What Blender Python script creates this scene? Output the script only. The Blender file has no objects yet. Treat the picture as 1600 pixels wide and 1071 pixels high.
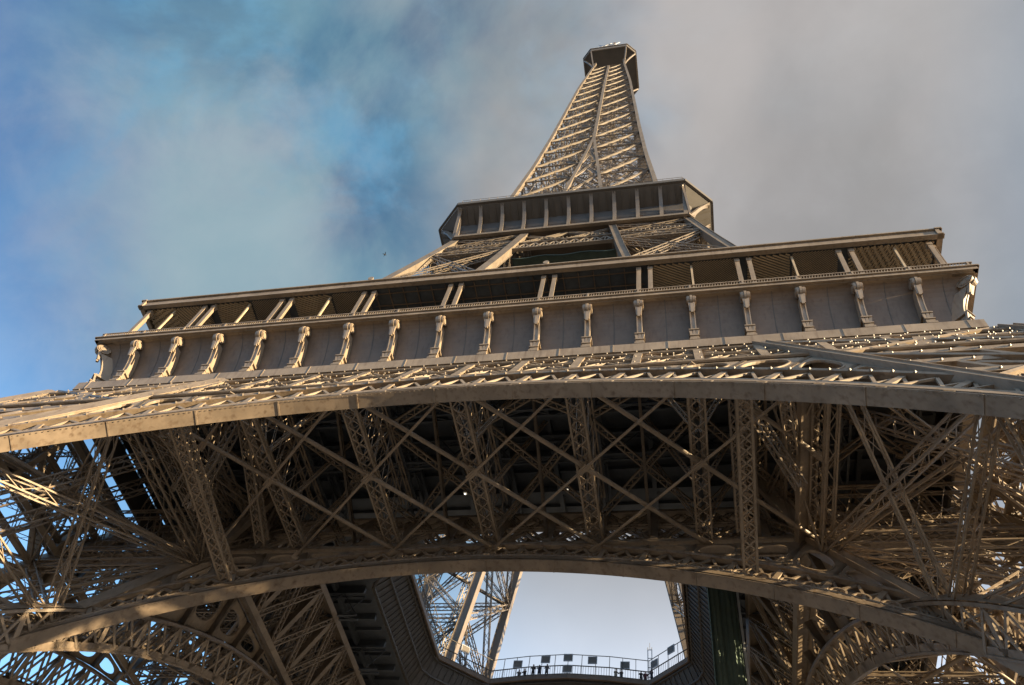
import bpy, bmesh, math, random
import numpy as np
from mathutils import Vector, Matrix

random.seed(7)
R = math.radians
sc = bpy.context.scene
COL = sc.collection

# ------------------------------------------------------------------ camera
cam_d = bpy.data.cameras.new('camera')
cam = bpy.data.objects.new('camera', cam_d)
COL.objects.link(cam)
sc.camera = cam
yaw, pitch, roll = -0.37041, 0.99854, 0.24287
fw = Vector((math.sin(yaw)*math.cos(pitch), math.cos(yaw)*math.cos(pitch), math.sin(pitch)))
rt0 = Vector((math.cos(yaw), -math.sin(yaw), 0))
up0 = rt0.cross(fw)
rt = rt0*math.cos(roll) + up0*math.sin(roll)
up = -rt0*math.sin(roll) + up0*math.cos(roll)
M = Matrix((rt, up, -fw)).transposed().to_4x4()
M.translation = Vector((14.146, -65.092, 1.880))
cam.matrix_world = M
cam_d.sensor_width = 36
cam_d.lens = 1270.19/1600*36
cam_d.clip_start = 0.1
cam_d.clip_end = 6000

# ------------------------------------------------------------------ light
SUN_EL, SUN_AZ = 7.5, 99.5            # degrees; azimuth clockwise from +y, so 90 is +x
sdir = Vector((math.sin(R(SUN_AZ))*math.cos(R(SUN_EL)), math.cos(R(SUN_AZ))*math.cos(R(SUN_EL)), math.sin(R(SUN_EL))))
sun_d = bpy.data.lights.new('sun', 'SUN')
sun_d.energy = 4.2
sun_d.angle = R(0.5)
sun_d.color = (1.0, 0.78, 0.47)
sun = bpy.data.objects.new('sun', sun_d)
COL.objects.link(sun)
sun.rotation_euler = sdir.to_track_quat('Z', 'Y').to_euler()
sun.location = (200, 0, 200)

wd = bpy.data.worlds.new('World')
sc.world = wd
wd.use_nodes = True
nt = wd.node_tree
nt.nodes.clear()
def N(t, **kw):
    n = nt.nodes.new(t)
    for k, v in kw.items():
        setattr(n, k, v)
    return n
L = nt.links.new
out = N('ShaderNodeOutputWorld')
bg = N('ShaderNodeBackground')
bg.inputs['Strength'].default_value = 0.040
L(bg.outputs[0], out.inputs[0])
sky = N('ShaderNodeTexSky', sky_type='NISHITA')
sky.sun_disc = False
sky.sun_elevation = R(SUN_EL)
sky.sun_rotation = R(SUN_AZ)
sky.dust_density = 0.6
tc = N('ShaderNodeTexCoord')
def noise(scale, detail, rough, dist=0.0, off=(0, 0, 0)):
    mp = N('ShaderNodeMapping')
    mp.inputs['Location'].default_value = off
    L(tc.outputs['Generated'], mp.inputs['Vector'])
    n = N('ShaderNodeTexNoise')
    n.inputs['Scale'].default_value = scale
    n.inputs['Detail'].default_value = detail
    n.inputs['Roughness'].default_value = rough
    n.inputs['Distortion'].default_value = dist
    L(mp.outputs[0], n.inputs['Vector'])
    return n.outputs['Fac']
def dotdir(v):
    d = N('ShaderNodeVectorMath', operation='DOT_PRODUCT')
    L(tc.outputs['Generated'], d.inputs[0])
    d.inputs[1].default_value = v
    return d.outputs['Value']
def rng(x, a, b, c=0.0, d=1.0, smooth=True):
    m = N('ShaderNodeMapRange')
    m.interpolation_type = 'SMOOTHSTEP' if smooth else 'LINEAR'
    m.inputs['From Min'].default_value = a
    m.inputs['From Max'].default_value = b
    m.inputs['To Min'].default_value = c
    m.inputs['To Max'].default_value = d
    L(x, m.inputs['Value'])
    return m.outputs[0]
def math_(op, a, b):
    m = N('ShaderNodeMath', operation=op)
    m.use_clamp = False
    for i, v in enumerate((a, b)):
        if isinstance(v, (int, float)):
            m.inputs[i].default_value = v
        else:
            L(v, m.inputs[i])
    return m.outputs[0]
def mixc(f, a, b):
    m = N('ShaderNodeMix', data_type='RGBA')
    for sock, v in ((m.inputs[0], f), (m.inputs[6], a), (m.inputs[7], b)):
        if isinstance(v, (int, float)):
            sock.default_value = v
        elif isinstance(v, tuple):
            sock.default_value = v
        else:
            L(v, sock)
    return m.outputs[2]
# the cloud bank lies towards the east (+x) of the tower; the west is open blue
east = dotdir((0.98, 0.16, 0.13))
bank = math_('ADD', east, math_('MULTIPLY', math_('SUBTRACT', noise(2.2, 5, 0.5, 0.2), 0.5), 0.8))
bankf = rng(bank, -0.15, 0.13)
wisp = rng(noise(2.9, 4, 0.5, 0.2, (3.1, 1.7, 0.4)), 0.36, 0.7)
lowf = rng(dotdir((0, 0, 1)), 0.35, 0.75, 1.0, 0.0)
SKYK = 1.0
blue = mixc(0.0, sky.outputs[0], (0, 0, 0, 1))
hue = N('ShaderNodeHueSaturation')
hue.inputs['Saturation'].default_value = 1.35
hue.inputs['Value'].default_value = 1.28
L(blue, hue.inputs['Color'])
wisp = math_('MULTIPLY', wisp, rng(east, -0.54, -0.26, 0.0, 1.0))
thin = mixc(math_('MULTIPLY', wisp, 0.38), hue.outputs[0], (1.35, 2.7, 3.3, 1))
greyv = mixc(rng(noise(3.0, 6, 0.5, 0.25, (0.3, 4.2, 1.0)), 0.3, 0.72), (1.8, 1.72, 1.68, 1), (2.75, 2.55, 2.45, 1))
greyv = mixc(rng(east, 0.40, 0.62), greyv, (1.45, 1.75, 2.15, 1))
mott = noise(7.0, 7, 0.6, 0.3, (1.3, 0.2, 5.0))
def puff(d, r0, r1, amt, col, base):
    f = math_('ADD', dotdir(d), math_('MULTIPLY', math_('SUBTRACT', mott, 0.5), (1-r0)*1.6))
    return mixc(math_('MULTIPLY', rng(f, r0, r1), amt), base, col)
thin = puff((-0.5151, 0.3197, 0.7953), 0.97, 1.0, 0.34, (3.3, 3.0, 2.9, 1), thin)
thin = puff((-0.5485, 0.2507, 0.7977), 0.98, 1.0, 0.10, (2.6, 3.1, 3.3, 1), thin)
thin = puff((-0.5332, 0.1289, 0.8361), 0.985, 1.0, 0.10, (2.3, 3.0, 3.3, 1), thin)
brk = math_('MULTIPLY', rng(noise(4.6, 6, 0.58, 0.5, (2.2, 7.1, 0.6)), 0.46, 0.64), 0.66)
thin = mixc(brk, thin, (0.75, 1.95, 3.05, 1))
teal = math_('MULTIPLY', rng(noise(3.3, 6, 0.6, 0.4, (6.0, 1.1, 2.6)), 0.42, 0.68), 0.45)
thin = mixc(teal, thin, (1.5, 2.45, 2.65, 1))
thin = mixc(math_('MULTIPLY', rng(east, -0.57, -0.36, 1.0, 0.0), 0.72), thin, (0.62, 1.2, 2.55, 1))
full = mixc(math_('MULTIPLY', bankf, 0.92), thin, greyv)
full = mixc(math_('MULTIPLY', rng(mott, 0.42, 0.72), 0.12), full, (3.0, 3.1, 3.2, 1))
lowc = mixc(rng(east, -0.25, 0.15), (2.4, 5.2, 9.0, 1), (7.4, 8.8, 11.0, 1))
full = mixc(math_('MULTIPLY', lowf, 0.9), full, lowc)
L(full, bg.inputs['Color'])

sc.view_settings.view_transform = 'Standard'
sc.view_settings.look = 'None'
sc.view_settings.gamma = 1
sc.view_settings.exposure = 2.3
sc.cycles.max_bounces = 6
sc.cycles.diffuse_bounces = 4
sc.cycles.use_adaptive_sampling = True
try:
    sc.cycles.use_denoising = True
except Exception:
    pass

# ------------------------------------------------------------------ materials
def material(name, col, rough=0.55, var=0.25, scale=0.6, streak=0.0, metallic=0.0, bump=0.0):
    m = bpy.data.materials.new(name)
    m.use_nodes = True
    t = m.node_tree
    b = t.nodes['Principled BSDF']
    b.inputs['Roughness'].default_value = rough
    b.inputs['Metallic'].default_value = metallic
    c = t.nodes.new('ShaderNodeTexCoord')
    n = t.nodes.new('ShaderNodeTexNoise')
    n.inputs['Scale'].default_value = scale
    n.inputs['Detail'].default_value = 8
    n.inputs['Roughness'].default_value = 0.65
    t.links.new(c.outputs['Object'], n.inputs['Vector'])
    r = t.nodes.new('ShaderNodeValToRGB')
    r.color_ramp.elements[0].position = 0.3
    r.color_ramp.elements[1].position = 0.72
    lo = tuple(x*(1-var) for x in col)
    hi = tuple(min(1, x*(1+var*0.7)) for x in col)
    r.color_ramp.elements[0].color = (*lo, 1)
    r.color_ramp.elements[1].color = (*hi, 1)
    t.links.new(n.outputs['Fac'], r.inputs['Fac'])
    last = r.outputs['Color']
    if streak:
        mp = t.nodes.new('ShaderNodeMapping')
        mp.inputs['Scale'].default_value = (2.2, 2.2, 0.25)
        t.links.new(c.outputs['Object'], mp.inputs['Vector'])
        n2 = t.nodes.new('ShaderNodeTexNoise')
        n2.inputs['Scale'].default_value = 1.6
        n2.inputs['Detail'].default_value = 6
        t.links.new(mp.outputs[0], n2.inputs['Vector'])
        r2 = t.nodes.new('ShaderNodeMapRange')
        r2.inputs['From Min'].default_value = 0.52
        r2.inputs['From Max'].default_value = 0.75
        r2.inputs['To Max'].default_value = streak
        t.links.new(n2.outputs['Fac'], r2.inputs['Value'])
        mx = t.nodes.new('ShaderNodeMix')
        mx.data_type = 'RGBA'
        t.links.new(r2.outputs[0], mx.inputs[0])
        t.links.new(last, mx.inputs[6])
        mx.inputs[7].default_value = (col[0]*0.45, col[1]*0.36, col[2]*0.28, 1)
        last = mx.outputs[2]
    t.links.new(last, b.inputs['Base Color'])
    if bump:
        bp = t.nodes.new('ShaderNodeBump')
        bp.inputs['Strength'].default_value = bump
        bp.inputs['Distance'].default_value = 0.05
        t.links.new(n.outputs['Fac'], bp.inputs['Height'])
        t.links.new(bp.outputs[0], b.inputs['Normal'])
    return m

PAINT = material('brown_iron_paint', (0.22, 0.168, 0.118), 0.5, 0.3, 0.45, 0.6)
PLATE = material('riveted_brown_plate', (0.19, 0.143, 0.10), 0.5, 0.38, 0.5, 0.9)
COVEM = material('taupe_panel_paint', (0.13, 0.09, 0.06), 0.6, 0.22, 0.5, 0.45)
SEAM = material('panel_joint', (0.085, 0.07, 0.055), 0.7)
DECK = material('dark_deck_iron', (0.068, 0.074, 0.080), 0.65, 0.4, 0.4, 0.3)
SLAT = material('timber_slat', (0.34, 0.255, 0.16), 0.6, 0.2, 1.0)
DARKGLASS = material('dark_pavilion_glass', (0.02, 0.025, 0.025), 0.15, 0.2)
PAINT_UP = material('darkened_upper_paint', (0.155, 0.122, 0.09), 0.5, 0.3, 0.35, 0.5)  # iron paint darkened to hold down the sunlit brightness of the upper stages
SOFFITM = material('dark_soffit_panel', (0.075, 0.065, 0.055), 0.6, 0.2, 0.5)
LAMPM = material('lamp_housing', (0.20, 0.158, 0.115), 0.5, 0.1)
NETM = material('green_scaffold_net', (0.115, 0.16, 0.13), 0.85, 0.2, 0.8, 0.0, 0.0, 0.6)
WHITEM = material('pale_sheeting', (0.5, 0.52, 0.52), 0.7, 0.2)
GROUNDM = material('pale_gravel', (0.25, 0.23, 0.21), 0.9, 0.25, 0.3)
STONE = material('masonry', (0.36, 0.33, 0.28), 0.85, 0.25, 0.6)
SIGNM = material('sign_board', (0.10, 0.085, 0.07), 0.5, 0.1)
STEELG = material('grey_galvanised_steel', (0.30, 0.31, 0.33), 0.4, 0.15)
BIRDM = material('dark_feathers', (0.03, 0.03, 0.03), 0.8)
SKIN = material('skin', (0.45, 0.28, 0.20), 0.6)

# ------------------------------------------------------------------ mesh builder
class MB:
    def __init__(s):
        s.b = []
        s.v = []
        s.f = []
    def bar(s, p, q, w, h=None, up=(0, 0, 1)):
        s.b.append((*p, *q, *up, w, w if h is None else h))
    def box(s, c, sx, sy, sz):
        s.bar((c[0]-sx/2, c[1], c[2]), (c[0]+sx/2, c[1], c[2]), sy, sz)
    def face(s, pts):
        i = len(s.v)
        s.v.extend(tuple(p) for p in pts)
        s.f.append(tuple(range(i, i+len(pts))))
    def strip(s, a, b):
        for k in range(len(a)-1):
            s.face([a[k], a[k+1], b[k+1], b[k]])
    def poly(s, pts, w, h=None, up=(0, 0, 1)):
        for k in range(len(pts)-1):
            s.bar(pts[k], pts[k+1], w, h, up)
    def prism(s, ring, vec):
        r2 = [tuple(Vector(p)+Vector(vec)) for p in ring]
        n = len(ring)
        i = len(s.v)
        s.v.extend([tuple(p) for p in ring] + r2)
        s.f.append(tuple(range(i, i+n))[::-1])
        s.f.append(tuple(range(i+n, i+2*n)))
        for k in range(n):
            j = (k+1) % n
            s.f.append((i+k, i+j, i+n+j, i+n+k))
    def ball(s, c, r):
        i = len(s.v)
        x, y, z = c
        s.v.extend([(x+r, y, z), (x-r, y, z), (x, y+r, z), (x, y-r, z), (x, y, z+r), (x, y, z-r)])
        for a, b2, c2 in ((0, 2, 4), (2, 1, 4), (1, 3, 4), (3, 0, 4), (2, 0, 5), (1, 2, 5), (3, 1, 5), (0, 3, 5)):
            s.f.append((i+a, i+b2, i+c2))
    # lattice box girder: four chords and zigzag lacing on chosen sides
    def girder(s, p, q, w, h, up=(0, 0, 1), c=0.14, l=0.08, pitch=None, cross=False, sides=4):
        p = Vector(p); q = Vector(q)
        d = q-p
        ln = d.length
        if ln < 1e-6:
            return
        d /= ln
        sd = d.cross(Vector(up))
        if sd.length < 1e-5:
            sd = d.cross(Vector((1, 0, 0)))
        sd.normalize()
        u = sd.cross(d)
        co = [(sd*(sx*w/2) + u*(sy*h/2)) for sx, sy in ((-1, -1), (1, -1), (1, 1), (-1, 1))]
        for o in co:
            s.bar(p+o, q+o, c, c, u)
        n = max(2, round(ln/(pitch or max(w, h))))
        for k in range(4 if sides == 4 else 2):
            a, b2 = ((0, 1), (2, 3), (1, 2), (3, 0))[k]
            nrm = u if k < 2 else sd
            for i in range(n):
                t0, t1 = i/n*ln, (i+1)/n*ln
                oa, ob = (co[a], co[b2]) if i % 2 == 0 else (co[b2], co[a])
                s.bar(p+d*t0+oa, p+d*t1+ob, l, l*0.6, nrm)
                if cross:
                    s.bar(p+d*t0+ob, p+d*t1+oa, l, l*0.6, nrm)
    # flat lattice girder, two chords (wide face towards nrm)
    def flat(s, p, q, w, nrm, c=0.14, l=0.08, dep=0.3, pitch=None, cross=False):
        p = Vector(p); q = Vector(q); nrm = Vector(nrm)
        d = q-p
        ln = d.length
        if ln < 1e-6:
            return
        d /= ln
        sd = d.cross(nrm).normalized()
        for sg in (-1, 1):
            s.bar(p+sd*sg*w/2, q+sd*sg*w/2, c, dep, nrm)
        n = max(2, round(ln/(pitch or w)))
        for i in range(n):
            t0, t1 = i/n*ln, (i+1)/n*ln
            sg = -1 if i % 2 else 1
            s.bar(p+d*t0+sd*sg*w/2, p+d*t1-sd*sg*w/2, l, l, nrm)
            if cross:
                s.bar(p+d*t0-sd*sg*w/2, p+d*t1+sd*sg*w/2, l, l, nrm)
    def build(s, name, mat, parent=None, smooth=False):
        vs, nf = [], []
        nv = 0
        loops = []
        sizes = []
        if s.b:
            A = np.array(s.b, dtype=float)
            P, Q, U, w, h = A[:, 0:3], A[:, 3:6], A[:, 6:9], A[:, 9:10], A[:, 10:11]
            D = Q-P
            ln = np.linalg.norm(D, axis=1, keepdims=True)
            D = D/np.maximum(ln, 1e-9)
            S = np.cross(D, U)
            bad = np.linalg.norm(S, axis=1) < 1e-4
            S[bad] = np.cross(D[bad], np.array([1.0, 0, 0]))
            bad = np.linalg.norm(S, axis=1) < 1e-4
            S[bad] = np.cross(D[bad], np.array([0, 1.0, 0]))
            S = S/np.linalg.norm(S, axis=1, keepdims=True)
            V = np.cross(S, D)
            S = S*w/2
            V = V*h/2
            c = np.stack([P-S-V, P+S-V, P+S+V, P-S+V, Q-S-V, Q+S-V, Q+S+V, Q-S+V], axis=1)
            vs.append(c.reshape(-1, 3))
            base = (np.arange(len(A))*8)[:, None, None]
            F = np.array([[0, 1, 2, 3], [7, 6, 5, 4], [0, 4, 5, 1], [1, 5, 6, 2], [2, 6, 7, 3], [3, 7, 4, 0]])[None]
            loops.append((base+F).reshape(-1))
            sizes.append(np.full(len(A)*6, 4))
            nv = len(A)*8
        if s.v:
            vs.append(np.array(s.v, dtype=float))
            loops.append(np.array([i+nv for f in s.f for i in f]))
            sizes.append(np.array([len(f) for f in s.f]))
        me = bpy.data.meshes.new(name)
        VV = np.concatenate(vs)
        LL = np.concatenate(loops).astype(np.int32)
        SZ = np.concatenate(sizes).astype(np.int32)
        me.vertices.add(len(VV))
        me.vertices.foreach_set('co', VV.astype(np.float32).ravel())
        me.loops.add(len(LL))
        me.loops.foreach_set('vertex_index', LL)
        me.polygons.add(len(SZ))
        st = np.concatenate([[0], np.cumsum(SZ)[:-1]]).astype(np.int32)
        me.polygons.foreach_set('loop_start', st)
        me.polygons.foreach_set('loop_total', SZ)
        me.update(calc_edges=True)
        me.validate()
        me.polygons.foreach_set('use_smooth', np.full(len(me.polygons), bool(smooth)))
        me.materials.append(mat)
        o = bpy.data.objects.new(name, me)
        COL.objects.link(o)
        if parent is not None:
            o.parent = parent
        return o

def tag(o, label, cat, group=None, kind=None):
    o['label'] = label
    o['category'] = cat
    if group:
        o['group'] = group
    if kind:
        o['kind'] = kind
    return o
def turn(o, k, parent):
    """copy a part with its sub-parts, turned k quarter turns about the tower's axis"""
    c = o.copy()
    COL.objects.link(c)
    c.parent = parent
    c.rotation_euler = (0, 0, o.rotation_euler.z + k*math.pi/2)
    for ch in list(o.children):
        d = ch.copy()
        COL.objects.link(d)
        d.parent = c
    return c
def four(o, parent, ks=(1, 2, 3)):
    for k in ks:
        turn(o, k, parent)

# ------------------------------------------------------------------ ground
g = MB()
g.face([(-3000, -3000, 0), (3000, -3000, 0), (3000, 3000, 0), (-3000, 3000, 0)])
go = g.build('ground', GROUNDM)
go['kind'] = 'structure'

# ------------------------------------------------------------------ the tower
tower = bpy.data.objects.new('iron_tower', None)
COL.objects.link(tower)
tag(tower, 'huge brown wrought iron lattice tower with arches and three galleries, seen from below', 'tower')

ZT = [0, 53, 57.6, 75, 93, 111, 125, 138, 160, 183, 210, 235, 256, 270, 280]
WT = [58, 33.0, 31.0, 25.7, 21.2, 17.3, 14.9, 12.95, 11.2, 9.8, 8.4, 7.1, 5.6, 4.6, 4.1]
def W(z):
    return float(np.interp(z, ZT, WT))
def I(z):
    if z <= 57.6:
        return W(z)-15.0
    return float(np.interp(z, [57.6, 93, 111, 118, 140, 178], [16.0, 8.9, 6.6, 5.6, 3.2, 0.0]))
NRM = Vector((0, -1, 0.4717)).normalized()
def FP(x, z, off=0.0, ins=0.0):
    """point of the sloped near face (outer plane, or the inner one when ins = 15)"""
    return Vector((x, -(W(z)-ins), z)) + NRM*off

# ---- lower legs
def panel(mb, a0, b0, a1, b1, nrm, w, c=0.16, l=0.09, horiz=True, lac=None, sub=True):
    """X braced panel between two ribs: a0,b0 bottom corners, a1,b1 top"""
    a0, b0, a1, b1 = map(Vector, (a0, b0, a1, b1))
    mb.girder(a0, b1, w, w, nrm, c, l, lac)
    mb.girder(b0, a1, w, w, nrm, c, l, lac)
    if horiz:
        mb.girder(a1, b1, w, w, nrm, c, l, lac)
    if sub:
        m = (a0+b1+b0+a1)/4
        la, lb = (a0+a1)/2, (b0+b1)/2
        mb.flat(la, lb, w*0.55, nrm, c*0.7, l*0.8, 0.2)
        for e0, e1 in ((a0, b0), (a1, b1)):
            mid = (e0+e1)/2
            mb.flat(la, mid, w*0.4, nrm, c*0.6, l*0.7, 0.15)
            mb.flat(lb, mid, w*0.4, nrm, c*0.6, l*0.7, 0.15)
        # gusset plate at the crossing
        n = Vector(nrm).normalized()
        d = (b1-a1).normalized()
        mb.bar(m-n*(w/2+0.05), m+n*(w/2+0.05), w*1.5, w*1.5, d)

def panel_solid(mb, a0, b0, a1, b1, nrm, rows=3, cols=4):
    a0, b0, a1, b1 = map(Vector, (a0, b0, a1, b1))
    n = Vector(nrm).normalized()
    mb.flat(a0, b1, 0.75, n, 0.2, 0.07, 0.5, 1.0)
    mb.flat(b0, a1, 0.75, n, 0.2, 0.07, 0.5, 1.0)
    g = lambda u, v: a0.lerp(b0, u).lerp(a1.lerp(b1, u), v)
    for r in range(1, rows+1):
        v = r/rows
        mb.bar(g(0, v), g(1, v), 0.34, 0.5, n)
    for c in range(1, cols):
        u = c/cols
        mb.bar(g(u, 0), g(u, 1), 0.26, 0.3, n)
    for r in range(rows):
        for c in range(cols):
            for p, q in ((g(c/cols, r/rows), g((c+1)/cols, (r+1)/rows)), (g((c+1)/cols, r/rows), g(c/cols, (r+1)/rows))):
                mb.flat(p-n*0.2, q-n*0.2, 0.32, n, 0.05, 0.035, 0.06, 0.8)
        for k in range(10):
            p = g(k/10, (r+1)/rows)+n*0.3
            mb.ball(p, 0.1)
    m = g(0.5, 0.5)
    mb.bar(m-n*0.3, m+n*0.3, 1.2, 1.2, (b1-a1).normalized())

def build_leg(zs, w, name, ribw, sub=True, c=0.13, l=0.075, lac=1.25, PAINT=PAINT):
    o = bpy.data.objects.new(name, None)
    COL.objects.link(o)
    o.parent = tower
    inn = MB()
    ribs = [lambda z: Vector((-W(z), -W(z), z)), lambda z: Vector((-I(z), -W(z), z)),
            lambda z: Vector((-I(z), -I(z), z)), lambda z: Vector((-W(z), -I(z), z))]
    zz = np.linspace(zs[0], zs[-1], 9)
    for f in ribs:
        rib = MB()
        for k in range(len(zz)-1):
            a, b = f(zz[k]), f(zz[k+1])
            rib.bar(a, b, ribw, ribw, (0, 1, 0))
            for off in ((ribw/2+0.02), -(ribw/2+0.02)):
                rib.bar(a+Vector((0, off, 0)), b+Vector((0, off, 0)), ribw+0.22, 0.07, (0, 1, 0))
        rib.build('rib', PAINT, o)
    for j in range(4):
        lat = MB()
        for k in range(len(zs)-1):
            z0, z1 = zs[k], zs[k+1]
            fa, fb = ribs[j], ribs[(j+1) % 4]
            n = (fb(z0)-fa(z0)).cross(Vector((0, 0, 1)))
            if j in (0, 3) and sub:
                panel_solid(lat, fa(z0), fb(z0), fa(z1), fb(z1), n if n.dot(fa(z0)) > 0 else -n)
            else:
                panel(lat, fa(z0), fb(z0), fa(z1), fb(z1), n, w*(0.72 if sub else 0.9), c*0.85, l*0.7, lac=lac, sub=False)
        lat.build('face_lattice', PAINT, o)
    for k in range(len(zs)-1):
        z0, z1 = zs[k], zs[k+1]
        p = [f(z1) for f in ribs]
        inn.flat(p[0], p[2], w*0.5, (0, 0, 1), 0.1, 0.05, 0.25, lac)
        inn.flat(p[1], p[3], w*0.5, (0, 0, 1), 0.1, 0.05, 0.25, lac)
        c0 = sum((f(z0) for f in ribs), Vector())/4
        c1 = sum((f(z1) for f in ribs), Vector())/4
        for dx in (-1.6, 1.6):
            off = Vector((dx, -dx, 0))
            inn.girder(c0+off, c1+off, 0.8, 0.9, (1, 1, 0), 0.12, 0.07)
    inn.build('inner_bracing', PAINT, o)
    return o
leg = build_leg([0, 11.5, 22.5, 33.0, 42.5, 49.5], 0.95, 'leg', 0.85, lac=1.5)
for x, y in ((-58, -58), (-43, -58), (-43, -43), (-58, -43)):
    plb = MB()
    plb.prism([(x-3.5, y-3.5, 0.01), (x+3.5, y-3.5, 0.01), (x+3.5, y+3.5, 0.01), (x-3.5, y+3.5, 0.01)], (0.6, 0.6, 2.2))
    plb.build('masonry_plinth', STONE, leg)
four(leg, tower)

# ---- the arches (outer and inner plane of each side)
RS, RE = 40.12, 43.4
def build_arch(ins, name, scroll, RS=RS, RE=RE):
    arch = MB()
    lat = MB()
    th = np.radians(np.linspace(-82, 82, 95))
    def pt(r, t, off):
        return FP(r*math.sin(t), r*math.cos(t), off, ins)
    o0, o1 = 0.25, -0.62
    rows = [[pt(r, t, o) for t in th] for r, o in ((RS, o0), (RS, o1), (RS+0.14, o1), (RS+0.14, o0))]
    for k in range(4):
        arch.strip(rows[k], rows[(k+1) % 4])
    # flanges at the two edges of the soffit and joint straps
    for o in (o0-0.06, o1+0.06):
        arch.strip([pt(RS+0.14, t, o) for t in th], [pt(RS+0.55, t, o) for t in th])
        arch.strip([pt(RS+0.55, t, o+0.1) for t in th], [pt(RS+0.14, t, o+0.1) for t in th])
    for t in np.radians(np.arange(-81, 81.1, 6.75)):
        arch.bar(pt(RS-0.02, t, o0), pt(RS-0.02, t, o1), 0.09, 0.05, (math.sin(t), 0, math.cos(t)))
    # rivet rows
    for o in (o0-0.07,):
        for t in np.radians(np.arange(-50, 50, 0.42)):
            p = pt(RS-0.03, t, o)
            arch.bar(p, p+Vector((-math.sin(t)*0.03, 0, -math.cos(t)*0.03)), 0.05)
    # extrados rail
    for o in (0.2, -0.5):
        pts = [pt(RE, t, o) for t in th]
        arch.poly(pts, 0.2, 0.42, (0, 1, 0))
    arch.strip([pt(RE+0.2, t, 0.3) for t in th], [pt(RE+0.2, t, -0.6) for t in th])
    pts = [pt(RS+0.75, t, 0.22) for t in th]
    lat.poly(pts, 0.12, 0.14, (0, 1, 0))
    # lattice between
    st = np.radians(np.arange(-80, 80.1, 3.95))
    for k in range(len(st)):
        for o in (0.15, -0.5):
            lat.bar(pt(RS+0.1, st[k], o), pt(RE, st[k], o), 0.34, 0.12, NRM)
        lat.bar(pt(RS+0.7, st[k], 0.1), pt(RS+0.7, st[k], -0.5), 0.12)
        lat.bar(pt(RE-0.6, st[k], 0.1), pt(RE-0.6, st[k], -0.5), 0.12)
        if k < len(st)-1:
            a, b = st[k], st[k+1]
            m = (a+b)/2
            for o in (0.15, -0.5):
                lat.bar(pt(RS+0.15, a, o), pt(RE-0.1, m, o), 0.17, 0.12, NRM)
                lat.bar(pt(RE-0.1, m, o), pt(RS+0.15, b, o), 0.17, 0.12, NRM)
                lat.bar(pt(RE-0.1, a, o-0.05), pt(RS+0.15, m, o-0.05), 0.17, 0.1, NRM)
                lat.bar(pt(RS+0.15, m, o-0.05), pt(RE-0.1, b, o-0.05), 0.17, 0.1, NRM)
            if scroll:
                for cc, rr in ((a+(b-a)*0.27, 0.55), (a+(b-a)*0.73, 0.55)):
                    cen = (RS+0.85, cc)
                    prev = None
                    for j in range(11):
                        an = j/10*2*math.pi*0.92
                        rad = rr*(1-0.35*j/10)
                        q = pt(cen[0]+rad*math.sin(an), cen[1]+rad*math.cos(an)/RS, 0.2)
                        if prev is not None:
                            lat.bar(prev, q, 0.12, 0.14, NRM)
                        prev = q
    o = arch.build(name, PLATE, tower)
    lat.build('arch_lattice', PAINT, o)
    # spandrel: plates with oval openings between the extrados and the girder or the rib
    sp = MB()
    lim = 44.0
    def top(t):
        # radius at which the ray at angle t meets the girder chord or the rib
        x1 = lim*math.tan(abs(t))
        r1 = lim/math.cos(t)
        # rib line: x = I(z) = 43 - .4717 z  ->  r (sin + .4717 cos) = 43
        r2 = (58-15.0)/(math.sin(abs(t))+0.4717*math.cos(t))
        return max(RE+0.25, min(r1, r2)-0.25)
    edges = np.radians(np.arange(10.5, 38.6, 4.0))
    for sg in (-1, 1):
        for k in range(len(edges)-1):
            a, b = edges[k]*sg, edges[k+1]*sg
            n = 28
            m = (a+b)/2
            def P(u, v, off):     # u,v in -1..1
                t = m+(b-a)/2*u
                r0, r1 = RE+0.2, top(t)
                return pt(r0+(r1-r0)*(v+1)/2, t, off)
            if top(m)-RE < 0.7:
                continue
            for off, fl in ((0.12, 1), (0.0, -1)):
                ring_o, ring_i = [], []
                for j in range(n+1):
                    an = j/n*2*math.pi
                    c, s_ = math.cos(an), math.sin(an)
                    q = 1/max(abs(c), abs(s_))
                    ring_o.append(P(c*q, s_*q, off))
                    e = 0.74
                    ring_i.append(P(math.copysign(abs(c)**0.8, c)*e, math.copysign(abs(s_)**0.9, s_)*e*0.92, off))
                if fl > 0:
                    sp.strip(ring_o, ring_i)
                    keep = ring_i
                else:
                    sp.strip(ring_i, ring_o)
                    sp.strip(keep, ring_i)
            sp.bar(P(-1, -1, -0.2), P(-1, 1, -0.2), 0.25, 0.7, NRM)
            sp.bar(P(1, -1, -0.2), P(1, 1, -0.2), 0.25, 0.7, NRM)
            # raised moulding round the opening
            for j in range(n):
                sp.bar(keep[j], keep[j+1], 0.10, 0.12, NRM)
    sp.build('spandrel', PAINT, o)
    return o
aro = build_arch(0.0, 'arch', False)
four(aro, tower)
ari = build_arch(15.0, 'arch', True, 41.5, 44.0)
four(ari, tower)

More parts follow.
